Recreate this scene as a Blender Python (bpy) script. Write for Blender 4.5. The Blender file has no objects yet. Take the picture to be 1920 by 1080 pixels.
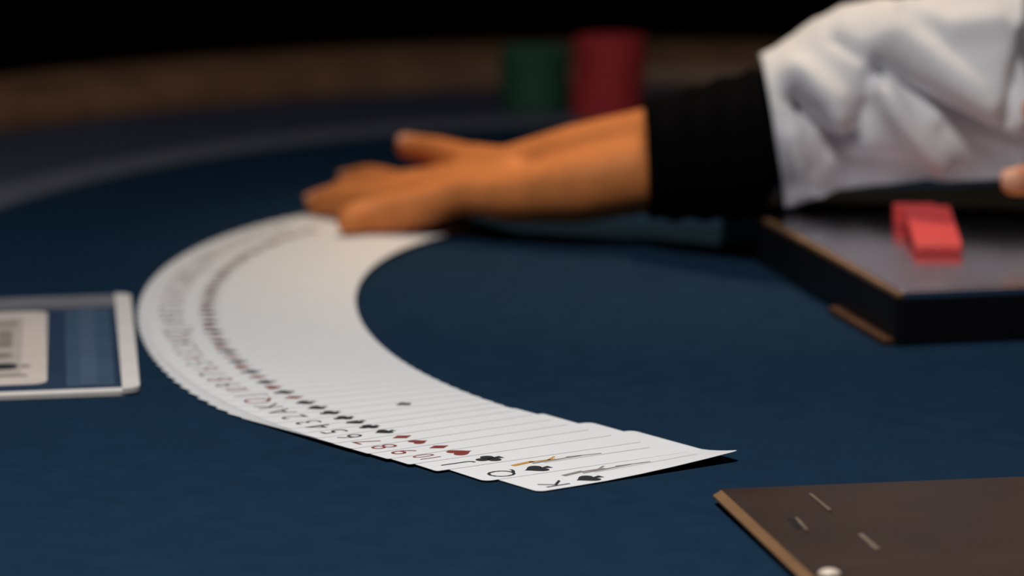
import bpy, bmesh, math, random
import numpy as np
from mathutils import Vector, Matrix

random.seed(7)
SC = bpy.context.scene
COL = SC.collection
PI = math.pi
TZ = 0.76                       # height of the felt above the floor
FPX, PITCH, CH = 8500.0, math.radians(10.0), 0.3405   # focal length in px of the 1920 frame, pitch, lens height above the felt

# ------------------------------------------------------------------ camera, light, exposure
cam_d = bpy.data.cameras.new('camera')
cam = bpy.data.objects.new('camera', cam_d); COL.objects.link(cam)
cam.location = (0, 0, TZ + CH)
cam.rotation_euler = (PI/2 - PITCH, 0, 0)
cam_d.sensor_width = 36.0
cam_d.lens = FPX / 1920 * 36.0
cam_d.clip_start = 0.05
cam_d.dof.use_dof = True
cam_d.dof.focus_distance = 1.60
cam_d.dof.aperture_fstop = 7.8
SC.camera = cam

world = bpy.data.worlds.new('world'); SC.world = world
world.use_nodes = True
bg = world.node_tree.nodes['Background']
bg.inputs[0].default_value = (0.55, 0.62, 0.9, 1)
bg.inputs[1].default_value = 0.020

def area(name, loc, target, size, power, color):
    d = bpy.data.lights.new(name, 'AREA'); d.shape = 'DISK'; d.size = size
    d.energy = power; d.color = color
    o = bpy.data.objects.new(name, d); COL.objects.link(o)
    o.location = loc
    o.rotation_euler = (Vector(target) - Vector(loc)).to_track_quat('-Z', 'Y').to_euler()
    return o

def spot(name, loc, target, power, color, angle, blend, radius):
    d = bpy.data.lights.new(name, 'SPOT'); d.energy = power; d.color = color
    d.spot_size = math.radians(angle); d.spot_blend = blend; d.shadow_soft_size = radius
    o = bpy.data.objects.new(name, d); COL.objects.link(o)
    o.location = loc
    o.rotation_euler = (Vector(target) - Vector(loc)).to_track_quat('-Z', 'Y').to_euler()
    return o

lamp = area('table_lamp_light', (-0.10, 1.38, TZ + 1.05), (-0.05, 1.24, TZ), 0.26, 8.0, (1.0, 0.975, 0.955))
lamp.data.spread = math.radians(136)
spot('warm_lamp_light', (0.16, 2.34, TZ + 0.95), (0.10, 2.05, TZ), 27.0, (1.0, 0.74, 0.48), 33, 0.9, 0.04)

SC.view_settings.view_transform = 'Standard'
SC.view_settings.look = 'None'
SC.view_settings.gamma = 1.0
SC.view_settings.use_curve_mapping = False
SC.view_settings.exposure = 0.0

# ------------------------------------------------------------------ helpers
def G(px, py, z=0.0):
    """point on the plane z above the felt that this pixel of the photograph was measured at"""
    u = (px - 960) / FPX; v = (540 - py) / FPX
    dy = math.cos(PITCH) + v*math.sin(PITCH); dz = -math.sin(PITCH) + v*math.cos(PITCH)
    t = (z - CH) / dz
    return Vector((u*t, dy*t, TZ + z))

def PY(px, py, Y):
    u = (px - 960) / FPX; v = (540 - py) / FPX
    dy = math.cos(PITCH) + v*math.sin(PITCH); dz = -math.sin(PITCH) + v*math.cos(PITCH)
    t = Y / dy
    return Vector((u*t, Y, TZ + CH + dz*t))

def mat(name, color, rough=0.6, metal=0.0, noise=0.0, scale=60.0, bump=0.0, bscale=400.0, spec=0.5, color2=None, sheen=0.0, sss=0.0):
    m = bpy.data.materials.new(name); m.use_nodes = True
    nt = m.node_tree; b = nt.nodes['Principled BSDF']
    b.inputs['Base Color'].default_value = (*color, 1)
    b.inputs['Roughness'].default_value = rough
    b.inputs['Metallic'].default_value = metal
    b.inputs['Specular IOR Level'].default_value = spec
    if sheen: b.inputs['Sheen Weight'].default_value = sheen
    if sss:
        b.inputs['Subsurface Weight'].default_value = sss
        b.inputs['Subsurface Radius'].default_value = (0.008, 0.003, 0.0015)
        b.inputs['Subsurface Scale'].default_value = 1.0
    tc = nt.nodes.new('ShaderNodeTexCoord')
    if noise or color2:
        n = nt.nodes.new('ShaderNodeTexNoise'); n.inputs['Scale'].default_value = scale; n.inputs['Detail'].default_value = 5
        nt.links.new(tc.outputs['Object'], n.inputs['Vector'])
        r = nt.nodes.new('ShaderNodeValToRGB')
        c2 = color2 or tuple(min(1, c*(1+noise)) for c in color)
        c1 = color if color2 else tuple(c*(1-noise) for c in color)
        r.color_ramp.elements[0].position = 0.3; r.color_ramp.elements[1].position = 0.7
        r.color_ramp.elements[0].color = (*c1, 1); r.color_ramp.elements[1].color = (*c2, 1)
        nt.links.new(n.outputs['Fac'], r.inputs['Fac'])
        nt.links.new(r.outputs['Color'], b.inputs['Base Color'])
    if bump:
        n2 = nt.nodes.new('ShaderNodeTexNoise'); n2.inputs['Scale'].default_value = bscale; n2.inputs['Detail'].default_value = 4
        nt.links.new(tc.outputs['Object'], n2.inputs['Vector'])
        bp = nt.nodes.new('ShaderNodeBump'); bp.inputs['Strength'].default_value = bump; bp.inputs['Distance'].default_value = 0.001
        nt.links.new(n2.outputs['Fac'], bp.inputs['Height'])
        nt.links.new(bp.outputs['Normal'], b.inputs['Normal'])
    return m

M = {}
M['felt'] = mat('blue_felt', (0.0078, 0.0245, 0.0500), 0.95, noise=0.09, scale=70, bump=0.5, bscale=1500, spec=0.05)
M['felt_out'] = mat('outer_felt', (0.052, 0.056, 0.085), 0.95, noise=0.12, scale=45, bump=0.5, bscale=1500, spec=0.05)
M['line'] = mat('grey_printed_line', (0.105, 0.110, 0.135), 0.9, noise=0.1, scale=80, spec=0.1)
M['rail'] = mat('brown_padded_leather', (0.20, 0.098, 0.048), 0.5, noise=0.25, scale=30, bump=0.3, bscale=500)
M['dark_wood'] = mat('dark_wood', (0.02, 0.012, 0.008), 0.5, noise=0.3, scale=20)
M['card'] = mat('white_card_stock', (0.78, 0.78, 0.78), 0.42, noise=0.015, scale=300, spec=0.3)
M['black_ink'] = mat('black_ink', (0.022, 0.022, 0.024), 0.6, noise=0.1)
M['red_ink'] = mat('red_ink', (0.22, 0.035, 0.028), 0.6, noise=0.1)
M['ochre_ink'] = mat('ochre_ink', (0.55, 0.27, 0.05), 0.6, noise=0.1)
M['skin'] = mat('skin', (0.60, 0.205, 0.062), 0.5, noise=0.10, scale=70, bump=0.15, bscale=600, sss=0.12, spec=0.15)
M['nail'] = mat('fingernail', (0.62, 0.28, 0.17), 0.4, noise=0.03)
M['shirt'] = mat('white_shirt_cotton', (0.66, 0.66, 0.68), 0.85, noise=0.04, scale=120, bump=0.2, bscale=900, spec=0.2)
M['cuff'] = mat('black_knit', (0.0025, 0.0025, 0.003), 0.95, noise=0.2, scale=200, bump=0.4, bscale=1200, spec=0.02)
M['trouser'] = mat('black_trousers', (0.01, 0.01, 0.012), 0.9, noise=0.2, scale=100)
M['hair'] = mat('dark_hair', (0.015, 0.010, 0.007), 0.6, noise=0.3, scale=200)
M['tray'] = mat('black_tray_plastic', (0.004, 0.004, 0.006), 0.45, noise=0.2, scale=50, spec=0.25)
M['lid'] = mat('smoked_metal', (0.78, 0.78, 0.83), 0.16, metal=1.0, noise=0.05, scale=15)
M['bronze'] = mat('bronze_rim', (0.30, 0.165, 0.08), 0.36, metal=0.35, noise=0.15, scale=60)
M['flange'] = mat('brown_patina', (0.10, 0.045, 0.022), 0.45, metal=0.3, noise=0.2, scale=80)
M['plate'] = mat('dark_bronze_plate', (0.040, 0.023, 0.017), 0.38, metal=0.0, noise=0.18, scale=25, bump=0.08, bscale=300, spec=0.4)
M['groove'] = mat('plate_black', (0.006, 0.005, 0.005), 0.6, noise=0.1)
M['mark'] = mat('tarnished_brass', (0.20, 0.155, 0.11), 0.5, metal=0.3, noise=0.2, scale=120)
M['ivory'] = mat('ivory_plastic', (0.75, 0.62, 0.50), 0.35, noise=0.05)
M['red'] = mat('red_plastic', (0.66, 0.045, 0.045), 0.4, noise=0.08, scale=60)
M['chip_red'] = mat('red_clay_chip', (0.62, 0.050, 0.058), 0.5, noise=0.12, scale=90)
M['chip_green'] = mat('green_clay_chip', (0.035, 0.13, 0.075), 0.5, noise=0.12, scale=90)
M['frame_w'] = mat('white_placard_edge', (0.70, 0.66, 0.62), 0.5, noise=0.04, scale=80)
M['frame_shade'] = mat('shaded_placard_edge', (0.17, 0.17, 0.19), 0.55, noise=0.1, scale=80)  # shade on the far strip of the white border, painted as grey
M['navy'] = mat('navy_print', (0.016, 0.036, 0.075), 0.55, noise=0.1, scale=60)
M['steel_blue'] = mat('steel_blue_print', (0.042, 0.080, 0.130), 0.55, noise=0.1, scale=60)
M['steel_blue2'] = mat('lighter_blue_print', (0.058, 0.096, 0.155), 0.55, noise=0.1, scale=60)
M['cream'] = mat('cream_print', (0.62, 0.54, 0.48), 0.55, noise=0.04, scale=60)
M['greige'] = mat('greige_print', (0.47, 0.41, 0.37), 0.55, noise=0.06, scale=60)
M['taupe'] = mat('taupe_print', (0.26, 0.23, 0.20), 0.55, noise=0.1, scale=60)
M['carpet'] = mat('dark_carpet', (0.008, 0.007, 0.008), 0.95, noise=0.4, scale=40, spec=0.05)
M['wall'] = mat('dark_wall', (0.006, 0.006, 0.008), 0.9, noise=0.2, scale=4, spec=0.05)
M['leather'] = mat('black_leather', (0.012, 0.011, 0.011), 0.5, noise=0.2, scale=60)
M['steel'] = mat('dark_steel', (0.15, 0.15, 0.16), 0.35, metal=1.0, noise=0.1)

def link(name, verts, faces, m, parent=None, smooth=False, kind=None):
    """one mesh object; vertices given in world space when there is a parent with a location, they are made local"""
    me = bpy.data.meshes.new(name)
    off = Vector(parent.location) if parent is not None and parent.parent is None else Vector((0, 0, 0))
    if parent is not None and parent.parent is not None:
        off = Vector(parent.parent.location)
    me.from_pydata([tuple(Vector(v) - off) for v in verts], [], faces)
    me.validate(); me.update()
    bm = bmesh.new(); bm.from_mesh(me); bmesh.ops.recalc_face_normals(bm, faces=bm.faces); bm.to_mesh(me); bm.free()
    if smooth:
        me.polygons.foreach_set('use_smooth', [True]*len(me.polygons))
    if m is not None: me.materials.append(m)
    o = bpy.data.objects.new(name, me); COL.objects.link(o)
    if parent is not None: o.parent = parent
    if kind: o['kind'] = kind
    return o

def thing(name, label, cat, loc, group=None):
    o = bpy.data.objects.new(name, None); COL.objects.link(o)
    o.empty_display_size = 0.02
    o.location = loc; o['label'] = label; o['category'] = cat
    if group: o['group'] = group
    return o

def tag(o, label, cat, group=None):
    o['label'] = label; o['category'] = cat
    if group: o['group'] = group
    return o

class MB:
    def __init__(s): s.v = []; s.f = []
    def add(s, v, f):
        k = len(s.v); s.v += [Vector(a) for a in v]; s.f += [tuple(i + k for i in a) for a in f]
    def prism(s, pts, z0, z1):
        """closed polygon (list of (x,y)) raised from z0 to z1"""
        n = len(pts)
        v = [(x, y, z0) for x, y in pts] + [(x, y, z1) for x, y in pts]
        f = [tuple(range(n))[::-1], tuple(range(n, 2*n))] + [(i, (i+1) % n, n+(i+1) % n, n+i) for i in range(n)]
        s.add(v, f)
    def lathe(s, c, prof, n=32):
        """profile of (r, z) turned about the vertical axis through c"""
        v = []; f = []
        for r, z in prof:
            for k in range(n):
                a = 2*PI*k/n; v.append((c[0]+r*math.cos(a), c[1]+r*math.sin(a), c[2]+z))
        m = len(prof)
        for j in range(m-1):
            for k in range(n):
                f.append((j*n+k, j*n+(k+1) % n, (j+1)*n+(k+1) % n, (j+1)*n+k))
        f.append(tuple(range(n))[::-1]); f.append(tuple((m-1)*n+k for k in range(n)))
        s.add(v, f)
    def cone(s, a, b, ra, rb, n=16, caps=4):
        """capsule with different end radii"""
        a = Vector(a); b = Vector(b); d = (b-a); L = d.length
        d = d.normalized() if L > 1e-6 else Vector((0, 0, 1))
        x = d.orthogonal().normalized(); y = d.cross(x)
        rings = []
        for k in range(caps):
            t = PI/2*(1 - (k+0.15)/caps); rings.append((a - d*ra*math.sin(t), ra*math.cos(t)))
        rings.append((a, ra)); rings.append((b, rb))
        for k in range(caps):
            t = PI/2*(k+1-0.15)/caps; rings.append((b + d*rb*math.sin(t), rb*math.cos(t)))
        v = []; f = []
        for c, r in rings:
            for k in range(n):
                an = 2*PI*k/n; v.append(c + (x*math.cos(an)+y*math.sin(an))*r)
        m = len(rings)
        for j in range(m-1):
            for k in range(n):
                f.append((j*n+k, j*n+(k+1) % n, (j+1)*n+(k+1) % n, (j+1)*n+k))
        f.append(tuple(range(n))[::-1]); f.append(tuple((m-1)*n+k for k in range(n)))
        s.add(v, f)
    def chain(s, pts, rs, n=16):
        for i in range(len(pts)-1): s.cone(pts[i], pts[i+1], rs[i], rs[i+1], n)
    def ball(s, c, r, sx=1, sy=1, sz=1, n=20, m=12):
        v = []; f = []
        for j in range(m+1):
            t = PI*(j+0.02)/(m+0.04)
            for k in range(n):
                a = 2*PI*k/n
                v.append((c[0]+sx*r*math.sin(t)*math.cos(a), c[1]+sy*r*math.sin(t)*math.sin(a), c[2]+sz*r*math.cos(t)))
        for j in range(m):
            for k in range(n):
                f.append((j*n+k, j*n+(k+1) % n, (j+1)*n+(k+1) % n, (j+1)*n+k))
        f.append(tuple(range(n))); f.append(tuple(m*n+k for k in range(n))[::-1])
        s.add(v, f)
    def build(s, name, m, parent=None, smooth=False, kind=None):
        return link(name, s.v, s.f, m, parent, smooth, kind)

def remesh(o, voxel, smooth=6, factor=0.5):
    """weld the overlapping limbs of one mesh into a single continuous skin"""
    r = o.modifiers.new('weld', 'REMESH'); r.mode = 'VOXEL'; r.voxel_size = voxel; r.use_smooth_shade = True
    s = o.modifiers.new('soften', 'SMOOTH'); s.iterations = smooth; s.factor = factor
    dg = bpy.context.evaluated_depsgraph_get(); dg.update()
    me = bpy.data.meshes.new_from_object(o.evaluated_get(dg))
    old = o.data
    o.modifiers.clear(); o.data = me
    if not me.materials: me.materials.append(old.materials[0])
    me.polygons.foreach_set('use_smooth', [True]*len(me.polygons))

def bevel(o, w, seg=2):
    bm = bmesh.new(); bm.from_mesh(o.data)
    ed = [e for e in bm.edges if len(e.link_faces) == 2 and e.calc_face_angle(0) > 0.5]
    bmesh.ops.bevel(bm, geom=ed, offset=w, segments=seg, affect='EDGES', profile=0.5)
    bm.to_mesh(o.data); bm.free()

def rot2(a, x, y): return (x*math.cos(a)-y*math.sin(a), x*math.sin(a)+y*math.cos(a))

def rrect(x0, y0, x1, y1, r, n=5):
    """rounded rectangle; r is one radius or four (from the lower left, anticlockwise)"""
    rr = r if isinstance(r, (tuple, list)) else (r,)*4
    out = []
    for (cx, cy, a0, q) in ((x0, y0, PI, rr[0]), (x1, y0, 1.5*PI, rr[1]), (x1, y1, 0, rr[2]), (x0, y1, PI/2, rr[3])):
        sx = 1 if cx == x0 else -1; sy = 1 if cy == y0 else -1
        if q <= 0: out.append((cx, cy)); continue
        for k in range(n+1):
            a = a0 + PI/2*k/n
            out.append((cx+sx*q+q*math.cos(a), cy+sy*q+q*math.sin(a)))
    return out

# ------------------------------------------------------------------ the room
mb = MB(); mb.prism([(-4, -3), (4, -3), (4, 6), (-4, 6)], -0.05, 0.0); o = mb.build('floor', M['carpet'], kind='structure')
mb = MB(); mb.prism([(-4, 6), (4, 6), (4, 6.1), (-4, 6.1)], 0, 3.0); o = mb.build('wall_back', M['wall'], kind='structure')
mb = MB(); mb.prism([(-4.1, -3), (-4, -3), (-4, 6.1), (-4.1, 6.1)], 0, 3.0); mb.build('wall_left', M['wall'], kind='structure')
mb = MB(); mb.prism([(4, -3), (4.1, -3), (4.1, 6.1), (4, 6.1)], 0, 3.0); mb.build('wall_right', M['wall'], kind='structure')

# ------------------------------------------------------------------ the card table
TCX, THW, TYB, TYF, TRY = 0.08, 0.52, 1.91, 0.90, 0.69
def edge(off, n=96):
    """outline of the table top, moved outward by off"""
    pts = []
    a, b = THW + off, TRY + off
    for k in range(n//2 + 1):
        t = PI*k/(n//2); pts.append((TCX + a*math.cos(t), TYB + b*math.sin(t)))
    for k in range(n//2 + 1):
        t = PI + PI*k/(n//2); pts.append((TCX + a*math.cos(t), TYF + b*math.sin(t)))
    return pts

table = thing('card_table', 'large card table with dark blue felt top and brown padded rail', 'table', (TCX, 1.39, 0))
mb = MB(); mb.prism(edge(0.0), TZ - 0.03, TZ); mb.build('felt_top', M['felt'], table)
def ring(name, o1, o0, z0, z1, m):
    A, B = edge(o1), edge(o0); n = len(A)
    v = [(x, y, z0) for x, y in A] + [(x, y, z0) for x, y in B] + [(x, y, z1) for x, y in A] + [(x, y, z1) for x, y in B]
    f = []
    for i in range(n):
        j = (i+1) % n
        f += [(2*n+i, 2*n+j, 3*n+j, 3*n+i), (i, n+i, n+j, j), (i, j, 2*n+j, 2*n+i), (n+i, 3*n+i, 3*n+j, n+j)]
    return link(name, v, f, m, table)
ring('outer_felt_border', -0.001, -0.120, TZ, TZ + 0.0004, M['felt_out'])
ring('printed_line', -0.120, -0.155, TZ, TZ + 0.0006, M['line'])
# padded rail: a rounded cushion swept round the felt
prof = []
for k in range(15):
    t = PI*(1 - k/14)
    prof.append((0.041 + 0.041*math.cos(t), 0.002 + 0.020*abs(math.sin(t))**0.8))
prof += [(0.082, -0.075), (0.0, -0.075)]
L = [edge(o) for o, z in prof]; n = len(L[0]); v = []; f = []
for (o, z), ring_ in zip(prof, L): v += [(x, y, TZ + z) for x, y in ring_]
for j in range(len(prof)):
    j2 = (j+1) % len(prof)
    for i in range(n):
        i2 = (i+1) % n
        f.append((j*n+i, j*n+i2, j2*n+i2, j2*n+i))
link('padded_rail', v, f, M['rail'], table, smooth=True)
mb = MB(); mb.prism(edge(-0.08), TZ - 0.10, TZ - 0.03); mb.build('apron', M['dark_wood'], table)
for yy in (0.95, 1.85):
    mb = MB(); mb.lathe((TCX, yy, 0), [(0.30, 0.0), (0.30, 0.025), (0.26, 0.05), (0.09, 0.09), (0.075, 0.30), (0.095, 0.55), (0.16, TZ - 0.10)], 28)
    mb.build('pedestal_leg', M['dark_wood'], table, smooth=True)

# ------------------------------------------------------------------ the ribbon of cards
C0 = (0.3319, 1.8891); CL, CW, CT = 0.0889, 0.0635, 0.00020
RP = [-0.20791, 0.27019, 0.09054, -0.20822, 0.06058, 0.48611]
DP = [-2130.072, 7254.254, -9235.299, 4933.349, -483.308, -483.118, 81.583, 35.797]
def poly(c, t):
    r = 0.0
    for k in c: r = r*t + k
    return r
arc = 0.6104
start = [0, 24.4, 47.5, 61.5, 73, 84, 94, 105, 115.5, 126, 135]
pos = [s/1000/arc for s in start]
nrest = 52 - len(pos)
for k in range(nrest): pos.append(pos[10] + (1 - pos[10])*(k+1)/nrest)

def place(i):
    """outer near corner and direction (towards the inner end) of card i"""
    t = pos[i]
    b = math.radians(228.515 - 71.475*t); R = poly(RP, t); d = math.radians(poly(DP, t))
    if i == 0: return 0.0092, 1.5241, math.radians(35.9)
    if i < 8: d -= math.radians((0, 4.2, 5.0, 4.4, 3.4, 2.4, 1.5, 0.7)[i])
    return C0[0] + R*math.cos(b), C0[1] + R*math.sin(b), d
spots = [place(i) for i in range(52)]
def steps(i):
    """how far card i lies from the one before it, at the outer and the inner end"""
    (x0, y0, d0), (x1, y1, d1) = spots[i-1], spots[i]
    nx, ny = -math.sin(d1), math.cos(d1)
    out = (x1-x0)*nx + (y1-y0)*ny
    inn = out + CL*((math.cos(d1)-math.cos(d0))*nx + (math.sin(d1)-math.sin(d0))*ny)
    return max(out, 0.004), max(inn, 0.004)
st = [(0, 0)] + [steps(i) for i in range(1, 52)]
CSTEP = 0.00022
def card_z(x, y, i):
    """height of card i: it steps up by one thickness for every card that lies under it there"""
    v = -y/CL; u = CW - x
    if i == 0:
        return 0.05*CSTEP*u/CW + 0.0036*max(0, 1 - x/0.023)**1.4*max(0, (v-0.25)/0.75)**1.6
    n = 0.0; left = u
    for k in range(i, 0, -1):
        d = st[k][0]*(1-v) + st[k][1]*v
        if left <= d: n += left/d; break
        left -= d; n += 1
    return n*CSTEP

def card_mesh(i):
    """a thin card with rounded corners, bent the way it leans in the ribbon"""
    r = 0.0033 if i < 2 or i == 51 else 0.0014
    rows = []
    for k in range(5):
        a = PI/2*k/4; rows.append((r*(1-math.cos(a)), r*(1-math.sin(a))))
    rows = [(y, ins) for y, ins in rows] + [(CL*q/6, 0) for q in range(1, 6)] + [(CL-y, ins) for y, ins in rows[::-1]]
    cols = 12 if i < 14 else 6
    v = []; f = []
    for top in (1, 0):
        for y, ins in rows:
            for c in range(cols+1):
                x = ins + (CW-2*ins)*c/cols
                v.append((x, -y, card_z(x, -y, i) + (0.00017 if top else 0)))
    R = len(rows); W = cols+1; N = R*W
    for j in range(R-1):
        for c in range(cols):
            q = (j*W+c, (j+1)*W+c, (j+1)*W+c+1, j*W+c+1)
            f.append(q); f.append(tuple(N+k for k in q[::-1]))
    loop = [j*W for j in range(R)] + [(R-1)*W+c for c in range(1, W)] + [j*W+W-1 for j in range(R-2, -1, -1)] + [c for c in range(W-2, 0, -1)]
    for k in range(len(loop)):
        a, b = loop[k], loop[(k+1) % len(loop)]
        f.append((a, b, N+b, N+a))
    me = bpy.data.meshes.new('playing_card'); me.from_pydata(v, [], f)
    bm = bmesh.new(); bm.from_mesh(me); bmesh.ops.recalc_face_normals(bm, faces=bm.faces); bm.to_mesh(me); bm.free()
    me.materials.append(M['card'])
    return me

def suit_poly(suit, s):
    """outline of a suit sign, s = half height; one or more polygons"""
    def circ(cx, cy, r, n=14): return [(cx+r*math.cos(2*PI*k/n), cy+r*math.sin(2*PI*k/n)) for k in range(n)]
    if suit == 'diamond': return [[(0, s), (-0.72*s, 0), (0, -s), (0.72*s, 0)]]
    if suit == 'heart':
        pts = []
        for k in range(28):
            t = 2*PI*k/28
            pts.append((0.058*s*16*math.sin(t)**3, 0.058*s*(13*math.cos(t)-5*math.cos(2*t)-2*math.cos(3*t)-math.cos(4*t))+0.1*s))
        return [pts]
    if suit == 'spade':
        pts = []
        for k in range(28):
            t = 2*PI*k/28
            pts.append((0.058*s*16*math.sin(t)**3, -0.055*s*(13*math.cos(t)-5*math.cos(2*t)-2*math.cos(3*t)-math.cos(4*t))+0.1*s))
        return [pts, [(-0.35*s, -s), (0.35*s, -s), (0.05*s, -0.2*s), (-0.05*s, -0.2*s)]]
    return [circ(0, 0.5*s, 0.46*s), circ(-0.48*s, -0.15*s, 0.46*s), circ(0.48*s, -0.15*s, 0.46*s), [(-0.35*s, -s), (0.35*s, -s), (0.08*s, 0.1*s), (-0.08*s, 0.1*s)]]

text_cache = {}
def glyph(ch):
    if ch not in text_cache:
        cu = bpy.data.curves.new('rank_text', 'FONT'); cu.body = ch; cu.size = 1.0; cu.align_x = 'CENTER'; cu.resolution_u = 3; cu.offset = -0.008
        ob = bpy.data.objects.new('rank_text', cu); COL.objects.link(ob)
        dg = bpy.context.evaluated_depsgraph_get(); dg.update()
        me = bpy.data.meshes.new_from_object(ob.evaluated_get(dg))
        vs = [tuple(q.co) for q in me.vertices]; fs = [tuple(p.vertices) for p in me.polygons]
        bpy.data.objects.remove(ob); bpy.data.curves.remove(cu); bpy.data.meshes.remove(me)
        text_cache[ch] = (vs, fs)
    return text_cache[ch]

def print_on_card(name, verts2, faces, m, card, i, up=0.00024):
    v = [(x, y, card_z(x, y, i) + up) for x, y in verts2]
    me = bpy.data.meshes.new(name); me.from_pydata(v, [], faces)
    bm = bmesh.new(); bm.from_mesh(me)
    for fc in bm.faces:
        fc.normal_update()
        if fc.normal.z < 0: fc.normal_flip()
    bm.to_mesh(me); bm.free()
    me.materials.append(m)
    o = bpy.data.objects.new(name, me); COL.objects.link(o); o.parent = card
    return o

RANKS = ['K', 'Q', 'J', '10', '9', '8', '7', '6', '5', '4', '3', '2', 'A']
suits = ['spade', 'spade', 'club', 'heart', 'diamond', 'heart', 'diamond', 'spade', 'club', 'spade', 'club', 'club', 'spade']
while len(suits) < 52:
    suits.append(['heart', 'spade', 'diamond', 'club'][len(suits) % 4])
ORD = ['', 'second', 'third', 'fourth', 'fifth', 'sixth', 'seventh', 'eighth', 'ninth', 'tenth', 'eleventh', 'twelfth', 'thirteenth',
       'fourteenth', 'fifteenth', 'sixteenth', 'seventeenth', 'eighteenth', 'nineteenth', 'twentieth', 'twenty-first', 'twenty-second',
       'twenty-third', 'twenty-fourth', 'twenty-fifth', 'twenty-sixth']
for i in range(52):
    ox, oy, d = spots[i]
    red = suits[i] in ('heart', 'diamond')
    if i == 0: lab = 'white king of spades at the near right end of the fanned ribbon, its tip lifted'
    elif i == 1: lab = 'white card with black pip and ochre figure, next to the lifted near ribbon end card'
    elif i == 51: lab = 'last white card at the far end of the ribbon, lying under the hand'
    elif i < 26: lab = '%s white playing card from the near right end of the ribbon%s' % (ORD[i], (', %s pip showing' % ('red' if red else 'black')) if i < 11 else '')
    else: lab = '%s white playing card from the far end of the ribbon under the hand' % ORD[51-i]
    me = card_mesh(i)
    c = bpy.data.objects.new('playing_card', me); COL.objects.link(c)
    c.location = (ox, oy, TZ + 0.0004); c.rotation_euler = (0, 0, d + PI/2)
    tag(c, lab, 'card', 'playing cards spread in a ribbon on the felt')
    ink = M['red_ink'] if red else M['black_ink']
    # corner index: rank, suit sign
    rk = RANKS[i % 13]
    vs, fs = glyph(rk)
    w = 0.0150 if rk != '10' else 0.0130
    sx = w*(0.72 if rk == '10' else 0.9)
    print_on_card('rank_print', [(0.0068 + sx*x, -0.0165 + w*y) for x, y, z in vs], fs, ink, c, i)
    v2 = []; f2 = []
    for pl in suit_poly(suits[i], 0.0055 if i < 4 else 0.0043):
        k = len(v2); v2 += [(0.0066 + x*0.95, -0.0265 + y) for x, y in pl]; f2.append(tuple(range(k, k+len(pl))))
    print_on_card('suit_pip', v2, f2, ink, c, i)
    if i == 11:
        v2 = []; f2 = []
        for pl in suit_poly('club', 0.0032):
            k = len(v2); v2 += [(0.0062 + x, -0.058 + y) for x, y in pl]; f2.append(tuple(range(k, k+len(pl))))
        print_on_card('centre_pip', v2, f2, ink, c, i)
    if i < 2:
        # the thin frame and the coloured figure of a court card
        v2 = []; f2 = []
        def bar(x0, y0, x1, y1, w):
            dx, dy = x1-x0, y1-y0; l = math.hypot(dx, dy); nx, ny = -dy/l*w/2, dx/l*w/2
            k = len(v2); v2.extend([(x0+nx, y0+ny), (x0-nx, y0-ny), (x1-nx, y1-ny), (x1+nx, y1+ny)]); f2.append((k, k+1, k+2, k+3))
        bar(0.0135, -0.034, 0.0135, -0.080, 0.0003)
        print_on_card('court_frame', v2, f2, M['taupe'], c, i)
        v2 = []; f2 = []
        bar(0.0155, -0.022, 0.0175, -0.032, 0.0022); bar(0.0170, -0.030, 0.0165, -0.041, 0.0012)
        bar(0.0150, -0.036, 0.0200, -0.043, 0.0009)
        print_on_card('court_figure', v2, f2, M['ochre_ink'] if i else M['taupe'], c, i, 0.00026)
        v2 = []; f2 = []
        bar(0.0148, -0.030, 0.0160, -0.052, 0.0011); bar(0.0170, -0.046, 0.0150, -0.060, 0.0007)
        print_on_card('court_figure', v2, f2, M['taupe'], c, i, 0.00028)

# ------------------------------------------------------------------ bordered placard at the left
pr = G(263, 742); ex = (G(0, 752) - pr); ex.z = 0; ex.normalize(); ey = (G(245, 562) - pr); PH = ey.length; ey.normalize()
plac = thing('table_placard', 'flat placard with white border, navy panel and cream label at left of the ribbon', 'placard', tuple(pr))
PW = 0.150
def pl_prism(name, pts, z0, z1, m, parent=plac):
    # local x runs left from the right edge, local y away from the camera
    q = [pr + ex*x + ey*y for x, y in pts]
    mb = MB(); mb.prism([(a.x, a.y) for a in q], TZ + z0, TZ + z1)
    return mb.build(name, m, parent)
base = pl_prism('backing', rrect(0, 0, PW, PH, 0.008), 0.0003, 0.0012, M['frame_w'])
fr = MB()
def pl_border(name, x0, y0, x1, y1, r, m, h=0.0024):
    return pl_prism(name, rrect(x0, y0, x1, y1, r), 0.0012, h, m)
pl_border('border_strip', 0.0, 0.0, 0.0068, PH, (0.0065, 0, 0, 0.0065), M['frame_w'], 0.0030)
pl_border('border_strip', 0.0068, 0.0, PW-0.0068, 0.0078, 0, M['frame_w'], 0.0020)
pl_border('border_strip', PW-0.0068, 0.0, PW, PH, (0, 0.0065, 0.0065, 0), M['frame_w'], 0.0030)
pl_border('border_strip', 0.0068, PH-0.026, PW-0.0068, PH, 0, M['frame_shade'], 0.0026)['label'] = 'far border strip, its shade painted grey'
pl_border('navy_panel', 0.0068, 0.0078, PW-0.0068, PH-0.026, 0, M['navy'], 0.0016)
def pl_print(name, x0, y0, x1, y1, r, m, z): return pl_prism(name, rrect(x0, y0, x1, y1, r), z, z+0.0002, m)
pl_print('blue_stripe', 0.0095, 0.015, 0.0280, PH-0.030, 0, M['steel_blue'], 0.0016)
pl_print('blue_stripe', 0.0160, 0.017, 0.0225, PH-0.026, 0, M['steel_blue2'], 0.0018)
pl_print('cream_label', 0.0355, 0.022, 0.110, PH-0.030, (0.006, 0, 0, 0.006), M['cream'], 0.0016)
pl_print('label_print', 0.0455, 0.040, 0.106, PH-0.042, 0.002, M['greige'], 0.00165)
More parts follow.
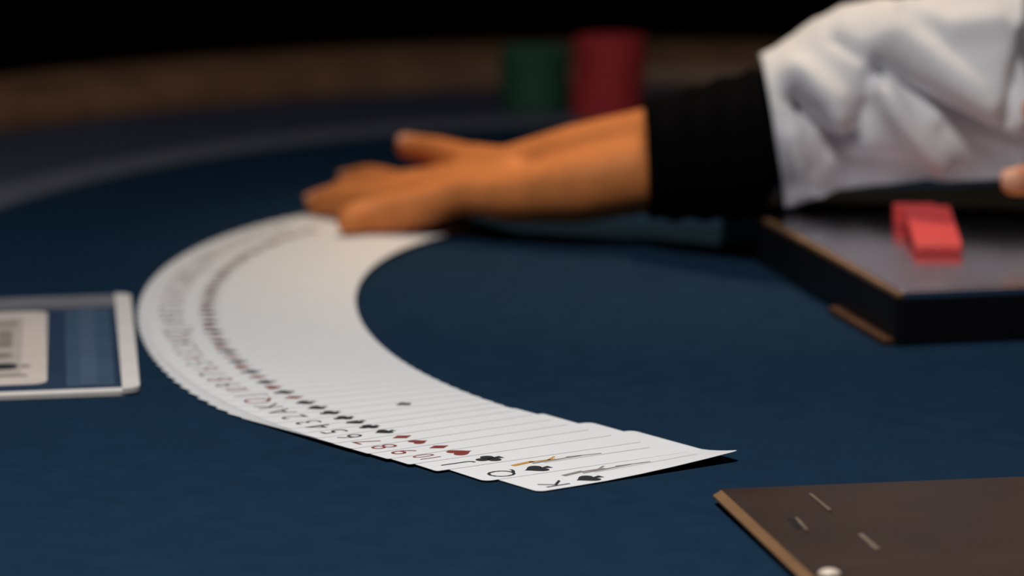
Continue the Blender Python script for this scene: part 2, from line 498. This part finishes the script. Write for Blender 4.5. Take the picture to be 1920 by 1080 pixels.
for (x0, x1, y0, y1, mm) in ((0.047, 0.105, 0.130, 0.139, 'taupe'), (0.0495, 0.0555, 0.088, 0.122, 'taupe'), (0.0585, 0.068, 0.098, 0.114, 'red_ink'),
                             (0.049, 0.105, 0.068, 0.079, 'taupe'), (0.047, 0.058, 0.047, 0.058, 'black_ink'), (0.062, 0.105, 0.042, 0.050, 'taupe'),
                             (0.043, 0.105, 0.0335, 0.0365, 'taupe'), (0.042, 0.046, 0.050, 0.0545, 'taupe')):
    y0 *= 1.12; y1 *= 1.12
    pl_print('label_print', x0, y0, x1, y1, min(x1-x0, y1-y0)*0.45, M[mm], 0.0018)

# ------------------------------------------------------------------ chip tray with glossy lid
TA = math.radians(12.8); tO = Vector((0.1548, 1.7950, TZ))
def tp(x, y): a, b = rot2(TA, x, y); return (tO.x + a, tO.y + b)
TWd, TDp, TH = 0.36, 0.268, 0.0220
tray = thing('chip_tray', 'low black tray with glossy grey lid and bronze rim on the felt at right', 'tray', tuple(tO))
mb = MB(); mb.prism([tp(x, y) for x, y in rrect(0, 0, TWd, TDp, 0.003)], TZ + 0.0003, TZ + TH - 0.0025)
b_ = mb.build('tray_body', M['tray'], tray); bevel(b_, 0.0006)
mb = MB(); mb.prism([tp(x, y) for x, y in rrect(0.0033, 0.006, TWd-0.0045, TDp-0.006, 0.002)], TZ + TH - 0.0026, TZ + TH)
b_ = mb.build('lid', M['lid'], tray); bevel(b_, 0.0004)
for pts, mm in (([(0, 0), (0.0030, 0), (0.0030, TDp), (0, TDp)], 'bronze'), ([(TWd-0.0040, 0), (TWd, 0), (TWd, TDp), (TWd-0.0040, TDp)], 'bronze'),
            ([(0.0030, 0), (TWd-0.0040, 0), (TWd-0.0040, 0.0056), (0.0030, 0.0056)], 'lid'), ([(0.0030, TDp-0.0056), (TWd-0.0040, TDp-0.0056), (TWd-0.0040, TDp), (0.0030, TDp)], 'lid')):
    mb = MB(); mb.prism([tp(x, y) for x, y in pts], TZ + TH - 0.0026, TZ + TH - 0.0002)
    r_ = mb.build('rim', M[mm], tray); bevel(r_, 0.0005)
mb = MB(); mb.prism([tp(x, y) for x, y in ((-0.0050, 0.002), (0.0, 0.002), (0.0, 0.078), (-0.0050, 0.078))], TZ + 0.0002, TZ + 0.0030)
r_ = mb.build('base_flange', M['flange'], tray); bevel(r_, 0.0006)
r_['label'] = 'short brown strip along the foot of the tray'

# red plaques on the lid
def block(name, c, w, dp, h, yaw, lean, m, label, group):
    """block with bottom front-left corner at c"""
    o = None
    pts = rrect(0, 0, w, dp, 0.0012, 3)
    mb = MB(); mb.prism(pts, 0, h)
    Rm = Matrix.Rotation(yaw, 4, 'Z') @ Matrix.Rotation(lean, 4, 'X')
    me_v = [Rm @ Vector(v) for v in mb.v]
    o = link(name, me_v, mb.f, m); bevel(o, 0.0005)
    o.location = c
    tag(o, label, 'plaque', group)
    return o
p0, p1 = G(1716, 477, TH), G(1693, 424, TH); p2 = G(1677, 424, TH)
yw = math.atan2(p0.x - p1.x, p1.y - p0.y)
block('red_plaque', (p2.x, p2.y, TZ + TH + 0.0003), 0.0185, 0.012, 0.0080, yw, 0, M['red'],
      'upright red plastic plaque standing on the tray lid, behind the leaning one', 'red plaques on the tray lid')
block('red_plaque', (p0.x, p0.y, TZ + TH + 0.0004), 0.0200, (p1 - p0).length - 0.0015, 0.0040, yw, math.radians(4.0), M['red'],
      'red plastic plaque leaning forward at the front on the tray lid', 'red plaques on the tray lid')

# ------------------------------------------------------------------ bronze plate at the lower right
PA = math.radians(10.6); pO = G(1335, 918, 0.004)
def pp(x, y): a, b = rot2(PA, x, y); return (pO.x + a, pO.y + b)     # x to the right, y negative towards the camera
plate = thing('slot_plate', 'dark brown metal plate with tan left edge at the lower right corner', 'plate', (pO.x, pO.y, TZ))
mb = MB(); mb.prism([pp(x, y) for x, y in rrect(0.0012, -0.158, 0.238, -0.0015, 0.003)], TZ + 0.0002, TZ + 0.0030); mb.build('plate_base', M['groove'], plate)
mb = MB(); mb.prism([pp(x, y) for x, y in rrect(0.0022, -0.160, 0.240, 0.0, 0.002)], TZ + 0.0030, TZ + 0.0042)
b_ = mb.build('cover', M['plate'], plate); bevel(b_, 0.0004)
# bevelled bright edge down the left side
v = [(*pp(-0.0006, -0.004), TZ + 0.0030), (*pp(0.0026, -0.003), TZ + 0.0044), (*pp(0.0026, -0.156), TZ + 0.0044), (*pp(-0.0006, -0.156), TZ + 0.0030),
     (*pp(-0.0006, -0.004), TZ + 0.0022), (*pp(0.0026, -0.003), TZ + 0.0030), (*pp(0.0026, -0.156), TZ + 0.0030), (*pp(-0.0006, -0.156), TZ + 0.0022)]
link('edge_strip', v, [(0, 1, 2, 3), (7, 6, 5, 4), (0, 4, 5, 1), (1, 5, 6, 2), (2, 6, 7, 3), (3, 7, 4, 0)], M['bronze'], plate)['label'] = 'tan bevelled metal edge'
def bar_px(name, a, b, w, z0, z1, m):
    A, B = G(*a, 0.004), G(*b, 0.004); d = (B - A).normalized(); nn = Vector((-d.y, d.x, 0))*w/2
    mb = MB(); mb.prism([(A.x+nn.x, A.y+nn.y), (A.x-nn.x, A.y-nn.y), (B.x-nn.x, B.y-nn.y), (B.x+nn.x, B.y+nn.y)], TZ + z0, TZ + z1)
    return mb.build(name, m, plate)
bar_px('raised_mark', (1519, 929), (1557, 960), 0.0011, 0.0042, 0.0047, M['mark'])
bar_px('raised_mark', (1493, 974), (1513, 997), 0.0011, 0.0042, 0.0047, M['mark'])
bar_px('raised_mark', (1613, 1003), (1646, 1032), 0.0018, 0.0042, 0.00445, M['mark'])
bar_px('slot', (1481, 973), (1499, 993), 0.0024, 0.0041, 0.0043, M['groove'])
q = G(1555, 1078, 0.0042)
mb = MB(); mb.lathe((q.x, q.y, TZ + 0.0042), [(0.0036, 0), (0.0036, 0.0006), (0.0030, 0.0013), (0.0018, 0.0018), (0.0005, 0.002)], 20)
mb.build('stud', M['ivory'], plate, smooth=True)['label'] = 'small ivory stud at the near edge'

# ------------------------------------------------------------------ chip stacks
def chip_mesh(m):
    mb = MB(); R, H = 0.0195, 0.0033
    mb.lathe((0, 0, 0), [(R-0.0006, 0), (R, 0.0005), (R, H-0.0005), (R-0.0006, H), (0.0125, H), (0.0122, H-0.0002), (0.001, H-0.0002)], 36)
    me = bpy.data.meshes.new('poker_chip'); me.from_pydata([tuple(a) for a in mb.v], [], mb.f)
    bm = bmesh.new(); bm.from_mesh(me); bmesh.ops.recalc_face_normals(bm, faces=bm.faces); bm.to_mesh(me); bm.free()
    me.materials.append(m); return me
cr, cg = chip_mesh(M['chip_red']), chip_mesh(M['chip_green'])
NUM = ['bottom', 'second', 'third', 'fourth', 'fifth', 'sixth', 'seventh', 'eighth', 'ninth', 'tenth', 'eleventh', 'twelfth', 'thirteenth', 'fourteenth']
def stack(me, x, y, n, colour, shift):
    for k in range(n):
        o = bpy.data.objects.new('poker_chip', me); COL.objects.link(o)
        dx, dy = shift(k)
        o.location = (x + dx + random.uniform(-.0006, .0006), y + dy + random.uniform(-.0006, .0006), TZ + 0.0008 + 0.00335*k)
        o.rotation_euler = (0, 0, random.uniform(0, 6))
        w = 'top' if k == n-1 else NUM[k]
        lab = '%s %s poker chip in the tall %s stack near the far rail' % (w, colour, colour) if k in (0, n-1) else '%s %s poker chip counted from the felt in the %s stack by the rail' % (w, colour, colour)
        tag(o, lab, 'chip', '%s chips in a stack near the far rail' % colour)
stack(cr, 0.0526, 2.472, 13, 'red', lambda k: (0.0012 if k > 5 else -0.0002, 0))
stack(cg, 0.0128, 2.506, 10, 'green', lambda k: (0, 0))

# ------------------------------------------------------------------ the dealer
person = thing('person', 'person in white shirt with black cuff, left arm reaching over the table to spread cards', 'person', (0.80, 1.93, 0))
mb = MB()
W1, W2 = PY(950, 322, 2.0802), PY(950, 368, 2.0527)
F1, F2 = PY(1080, 299, 2.0664), PY(1080, 353, 2.0436)
U1, U2 = PY(1225, 276, 2.053), PY(1225, 325, 2.040)
V1, V2 = PY(1380, 250, 2.028), PY(1380, 290, 2.022)
mb.chain([W1, F1, U1, V1], [.0120, .0163, .0185, .0170]); mb.chain([W2, F2, U2, V2], [.0125, .0165, .0185, .0170])
el = Vector((0.285, 1.985, TZ + 0.092)); sh = Vector((0.64, 1.84, TZ + 0.28))
mb.chain([(V1+V2)/2, PY(1480, 232, 2.016), PY(1700, 172, 2.014), el, sh], [.018, .017, .019, .024, .042])
# hand: palm
mi, mm_, mr, mp = PY(758, 357, 2.148), PY(718, 362, 2.128), PY(702, 378, 2.102), PY(712, 403, 2.068)
mb.chain([(W1*2+W2*3)/5, PY(850, 357, 2.105), mi], [.0130, .0108, .0096]); mb.chain([(W1+W2)/2, mm_], [.0130, .0098]); mb.chain([(W1+W2*2)/3, mr], [.0125, .0098])
mb.chain([W2, PY(874, 362, 2.060), PY(800, 384, 2.064), mp], [.0120, .0092, .0094, .0095])
# fingers
mb.chain([mi, PY(708, 342, 2.170), PY(682, 338, 2.184), PY(658, 341, 2.190)], [.0092, .0082, .0076, .0066])
mb.chain([mm_, PY(668, 358, 2.138), PY(640, 364, 2.142), PY(622, 378, 2.140)], [.0094, .0080, .0074, .0060])
mb.chain([mr, PY(650, 376, 2.112), PY(620, 378, 2.120), PY(596, 381, 2.124)], [.0092, .0082, .0074, .0066])
mb.chain([mp, PY(682, 406, 2.066), PY(664, 410, 2.062), PY(655, 416, 2.060)], [.0090, .0084, .0076, .0066])
# thumb, leaving the far side of the palm
mb.chain([W1, PY(872, 302, 2.125), PY(816, 284, 2.150), PY(764, 276, 2.165)], [.0118, .0088, .0074, .0062])
mb.chain([(W1+W2)/2, PY(880, 318, 2.110)], [.0125, .0095])
# right arm and hand, entering at the right edge
rw = Vector((0.365, 1.925, TZ + 0.058)); rel = Vector((0.62, 2.07, TZ + 0.13)); rsh = Vector((0.92, 2.00, TZ + 0.28))
mb.chain([rw, rel, rsh], [.019, .032, .042])
rY = 1.925
it = PY(1901, 341, rY)
ri = Vector((0.292, 1.925, TZ + 0.058))
mb.chain([it, it + Vector((0.022, 0.001, 0.003)), it + Vector((0.045, 0.002, 0.010)), ri], [.0066, .0076, .0080, .0095])
for k, (dy, dz) in enumerate(((-0.017, -0.003), (-0.033, -0.007), (-0.047, -0.012))):
    a = ri + Vector((0.004*k, dy, dz)); mb.chain([rw, a], [.014, .0095])
    mb.chain([a, a + Vector((-0.030, 0.002, -0.006)), a + Vector((-0.034, 0.000, -0.022)), a + Vector((-0.018, -0.001, -0.030))], [.0092, .0080, .0074, .0064])
mb.chain([rw, ri], [.015, .0098])
tt = PY(1940, 206, rY)
mb.chain([rw, Vector((0.318, 1.905, TZ + 0.066)), Vector((0.276, 1.912, TZ + 0.075)), tt], [.014, .0110, .0085, .0066])
# shoulders, trunk, neck and head
tc = Vector((0.80, 1.94, TZ))
mb.chain([sh, tc + Vector((0, 0, 0.27)), rsh], [.055, .075, .055])
mb.chain([tc + Vector((0, 0, 0.24)), tc + Vector((0.06, -0.05, -0.02)), tc + Vector((0.10, -0.10, -0.22))], [.105, .11, .125])
hd = tc + Vector((-0.045, 0.05, 0.50))
mb.chain([tc + Vector((0, 0, 0.28)), hd + Vector((0.01, -0.01, -0.08))], [.055, .050])
mb.ball(hd, 0.105, 0.78, 0.86, 1.08); mb.ball(hd + Vector((-0.03, 0.045, -0.055)), 0.06, 0.9, 0.9, 0.95)
fw = Vector((-0.5, 0.866, 0)); sd = Vector((0.866, 0.5, 0))
mb.cone(hd + fw*0.088 + Vector((0, 0, 0.005)), hd + fw*0.108 + Vector((0, 0, -0.022)), .008, .012)
for s in (-1, 1): mb.ball(hd + sd*s*0.086, 0.03, 0.5, 0.5, 1.0)
body = mb.build('body', M['skin'], person)
remesh(body, 0.0022, 8, 0.5)
# nails
def nail(p, d, r, roll):
    mbn = MB(); d = Vector(d).normalized(); up = Vector(roll); up = (up - d*up.dot(d)).normalized(); s = d.cross(up)
    pts = []
    for (a, w) in ((-0.006, .0040), (0, .0046), (0.0045, .0040), (0.0058, .0022)):
        pts.append((a, w))
    v = []
    for a, w in pts:
        for k in (-1, -0.5, 0, 0.5, 1):
            v.append(Vector(p) + d*a + s*w*k + up*(r*(1 - 0.22*k*k) + 0.0002))
    n0 = len(v); v += [q - up*0.0008 for q in v]
    f = []
    for j in range(3):
        for k in range(4):
            q = (j*5+k, j*5+k+1, (j+1)*5+k+1, (j+1)*5+k); f.append(q); f.append(tuple(n0+a for a in q[::-1]))
    rim_ = [0, 1, 2, 3, 4, 9, 14, 19, 18, 17, 16, 15, 10, 5]
    for k in range(len(rim_)):
        a, b = rim_[k], rim_[(k+1) % len(rim_)]; f.append((a, b, n0+b, n0+a))
    link('fingernail', v, f, M['nail'], person, smooth=True)
nail(it, (-1, 0, -0.1), .0064, (-0.25, -0.85, 0.45))
nail(PY(661, 341, 2.190), (-1, .2, -0.2), .0060, (0, -.2, 1))
nail(PY(600, 380, 2.124), (-1, .2, -0.4), .0060, (-.3, -.2, 1))
nail(PY(768, 276, 2.165), (-1, .2, 0.1), .0056, (0, -.6, 1))

def tube(name, cols, nphi, m, disp=None, parent=person, thick=0.0015, upright=0, skew=0.0):
    """cloth tube; cols = (centre, rh, rv) with the section spanned by the level normal and the upright one"""
    v = []; f = []
    P = [Vector(c[0]) for c in cols]
    for j, (c, rh, rv) in enumerate(cols):
        d = (P[min(j+1, len(P)-1)] - P[max(j-1, 0)]).normalized()
        e1 = d.cross(Vector((0, 0, 1))).normalized()
        if e1.y > 0: e1 = -e1
        e2 = e1.cross(d).normalized()
        if e2.z < 0: e2 = -e2
        if j < upright:
            w = min(1, (upright-1-j)/12); e1 = e1.lerp(Vector((0, -1, 0)), w).normalized(); e2 = e2.lerp(Vector((0, 0, 1)), w).normalized()
        for k in range(nphi):
            a = 2*PI*k/nphi
            dd = disp(j, a) if disp else 0.0
            v.append(P[j] + e1*math.cos(a)*(rh+dd) + e2*math.sin(a)*(rv+dd) - Vector((skew*math.sin(a)*max(0, 1 - j/18), 0, 0)))
    m_ = len(cols)
    for j in range(m_-1):
        for k in range(nphi):
            f.append((j*nphi+k, j*nphi+(k+1) % nphi, (j+1)*nphi+(k+1) % nphi, (j+1)*nphi+k))
    o = link(name, v, f, m, parent, smooth=True)
    s = o.modifiers.new('cloth thickness', 'SOLIDIFY'); s.thickness = thick; s.offset = 0
    return o

# long black cuff from the wrist to the rolled sleeve
def lerp_tab(tab, x):
    for (a, b) in zip(tab[:-1], tab[1:]):
        if x <= b[0]:
            t = (x-a[0])/(b[0]-a[0]); t = max(0, t)
            return [p + (q-p)*t for p, q in zip(a[1:], b[1:])]
    return list(tab[-1][1:])
ctab = [(1212, 193, 409, 2.0440), (1300, 165, 410, 2.0300), (1380, 142, 408, 2.0160), (1480, 120, 385, 2.0000)]   # px, top, bottom, depth
cols = []
for k in range(28):
    x = 1212 + (1490-1212)*k/27
    t_, b_, Yd = lerp_tab(ctab, x)
    rv = (b_-t_)/2/FPX*Yd*1.012
    tp_ = 1 - 0.32*max(0, min(1, (x-1420)/35))      # tucked into the sleeve
    cols.append((PY(x, (t_+b_)/2, Yd), rv*1.2*tp_, rv*tp_))
rnd = [random.uniform(0, 6) for _ in range(6)]
tube('black_cuff', cols, 40, M['cuff'], lambda j, a: 0.0008*math.sin(j*1.1+rnd[0]+1.5*math.sin(a)) if j > 0 else 0, upright=60, skew=0.001)

# white sleeve, bloused above the cuff, with its folds
stab = [(1428, 116, 388, 1.9979), (1470, 92, 384, 2.0002), (1500, 72, 374, 2.0024), (1535, 38, 362, 2.0036), (1575, 14, 352, 2.0047), (1640, 2, 344, 2.0024),
        (1700, 6, 340, 1.9979), (1760, -14, 338, 1.9933), (1840, -26, 334, 1.9887), (1980, -40, 330, 1.9819)]
xs = [1448 + (1980-1448)*k/92 for k in range(93)]
cols = []
for x in xs:
    t_, b_, Yd = lerp_tab(stab, x); rv = (b_-t_)/2/FPX*Yd*1.012
    # the hem slants: lower points lie further right
    cols.append((PY(x, (t_+b_)/2, Yd + 0.004), rv*0.95, rv))
info = [((lerp_tab(stab, x)[0] + lerp_tab(stab, x)[1])/2, (lerp_tab(stab, x)[1] - lerp_tab(stab, x)[0])/2) for x in xs]
nmain = len(xs)
last = cols[-1][0]
for k in range(1, 15):
    t = k/14; p = last.lerp(Vector((0.64, 1.84, TZ + 0.28)), t)
    cols.append((p, 0.037 + 0.018*t, 0.046 + 0.014*t))
# (depth in mm, half width in px, polyline) - negative = valley pressed in, positive = ridge
FOLDS = [(-8.5, 17, [(1640, 92), (1690, 138), (1760, 188), (1830, 228), (1900, 262)]),
         (5.0, 34, [(1680, 60), (1760, 120), (1830, 165), (1880, 190)]),
         (-7.0, 16, [(1486, 165), (1520, 215), (1552, 254), (1590, 250)]),
         (-4.5, 22, [(1552, 254), (1600, 215), (1622, 160), (1632, 95)]),
         (5.0, 26, [(1500, 130), (1550, 170), (1570, 215)]),
         (4.5, 22, [(1640, 150), (1690, 215), (1750, 285)]),
         (-6.0, 18, [(1905, 60), (1890, 120), (1872, 190)]),
         (-4.0, 20, [(1590, 285), (1660, 300), (1740, 318)]),
         (3.0, 24, [(1470, 240), (1490, 310), (1530, 330)]),
         (-2.5, 12, [(1560, 62), (1600, 84)]),
         (-4.0, 22, [(1770, 220), (1830, 268), (1900, 300)]),
         (3.0, 22, [(1700, 20), (1770, 40), (1850, 30)])]
def seg_dist(p, a, b):
    ax, ay = a; bx, by = b; dx, dy = bx-ax, by-ay
    t = max(0, min(1, ((p[0]-ax)*dx + (p[1]-ay)*dy)/(dx*dx+dy*dy)))
    return math.hypot(p[0]-ax-t*dx, p[1]-ay-t*dy)
def fold(j, a):
    if j >= nmain: return 0.002*math.sin(j*1.3 + 2*a)
    if math.cos(a) < -0.25:
        return 0.0015*math.sin(j*0.23 + 3*a)
    yc, r = info[j]; x = xs[j]; y = yc - r*math.sin(a)
    # measure round the tube as well as along it
    ya = yc - r*a if a < PI else yc - r*(a-2*PI)
    s = 0
    for depth, w, line in FOLDS:
        dmin = min(seg_dist((x, y), p, q) for p, q in zip(line[:-1], line[1:]))
        s += 1.65*depth*math.exp(-(dmin/w)**2)
    s *= max(0, min(1, (math.cos(a)+0.25)/0.5))
    return s/1000*min(1, 0.35 + j/10)
tube('white_sleeve', cols, 120, M['shirt'], fold, upright=len(xs), skew=0.0055)
# shirt body, right sleeve, trousers, shoes, hair (out of the frame)
cols = [(rw.lerp(rel, 0.30), .030, .032), (rw.lerp(rel, 0.6), .040, .042), (rel, .044, .046), (rel.lerp(rsh, 0.5), .052, .054), (rsh, .066, .066)]
tube('right_sleeve', cols, 32, M['shirt'], lambda j, a: 0.0015*math.sin(3*a+j))
mb = MB(); mb.chain([sh, tc + Vector((0, 0, 0.26)), rsh], [.074, .096, .074])
mb.chain([tc + Vector((0, 0, 0.22)), tc + Vector((0.06, -0.05, -0.02)), tc + Vector((0.10, -0.10, -0.20))], [.130, .134, .142])
sb = mb.build('shirt_body', M['shirt'], person); remesh(sb, 0.008, 6)
hip = tc + Vector((0.10, -0.10, -0.24))
mb = MB()
for s in (-1, 1):
    h0 = hip + sd*s*0.075; kn = h0 + fw*0.20 + sd*s*0.05 + Vector((0.12, 0, -0.02)); ft = kn + Vector((0.03, 0, -0.42))
    mb.chain([h0, kn, ft], [.085, .062, .048])
mb.chain([hip - sd*0.06, hip + sd*0.06], [.125, .125])
tr = mb.build('trousers', M['trouser'], person); remesh(tr, 0.009, 6)
for s in (-1, 1):
    kn = hip + sd*s*0.075 + fw*0.20 + sd*s*0.05 + Vector((0.15, 0, -0.44))
    mb = MB(); mb.chain([(kn.x, kn.y, 0.05), (kn.x + fw.x*0.15, kn.y + fw.y*0.15, 0.04)], [.046, .036]); mb.build('shoe', M['leather'], person, smooth=True)
mb = MB(); mb.ball(hd + Vector((0.012, -0.018, 0.022)), 0.113, 0.80, 0.86, 1.02); mb.build('hair', M['hair'], person, smooth=True)
stool = thing('dealer_stool', 'round black padded stool under the seated dealer', 'stool', (hip.x, hip.y, 0))
zt = hip.z - 0.128
mb = MB(); mb.lathe((hip.x, hip.y, 0), [(0.16, zt-0.06), (0.18, zt-0.045), (0.18, zt-0.015), (0.165, zt)], 32); mb.build('seat', M['leather'], stool, smooth=True)
mb = MB(); mb.lathe((hip.x, hip.y, 0), [(0.03, 0.02), (0.03, zt-0.06)], 16); mb.build('pole', M['steel'], stool, smooth=True)
mb = MB(); mb.lathe((hip.x, hip.y, 0), [(0.22, 0.0), (0.22, 0.012), (0.05, 0.04), (0.03, 0.05)], 32); mb.build('base', M['steel'], stool, smooth=True)
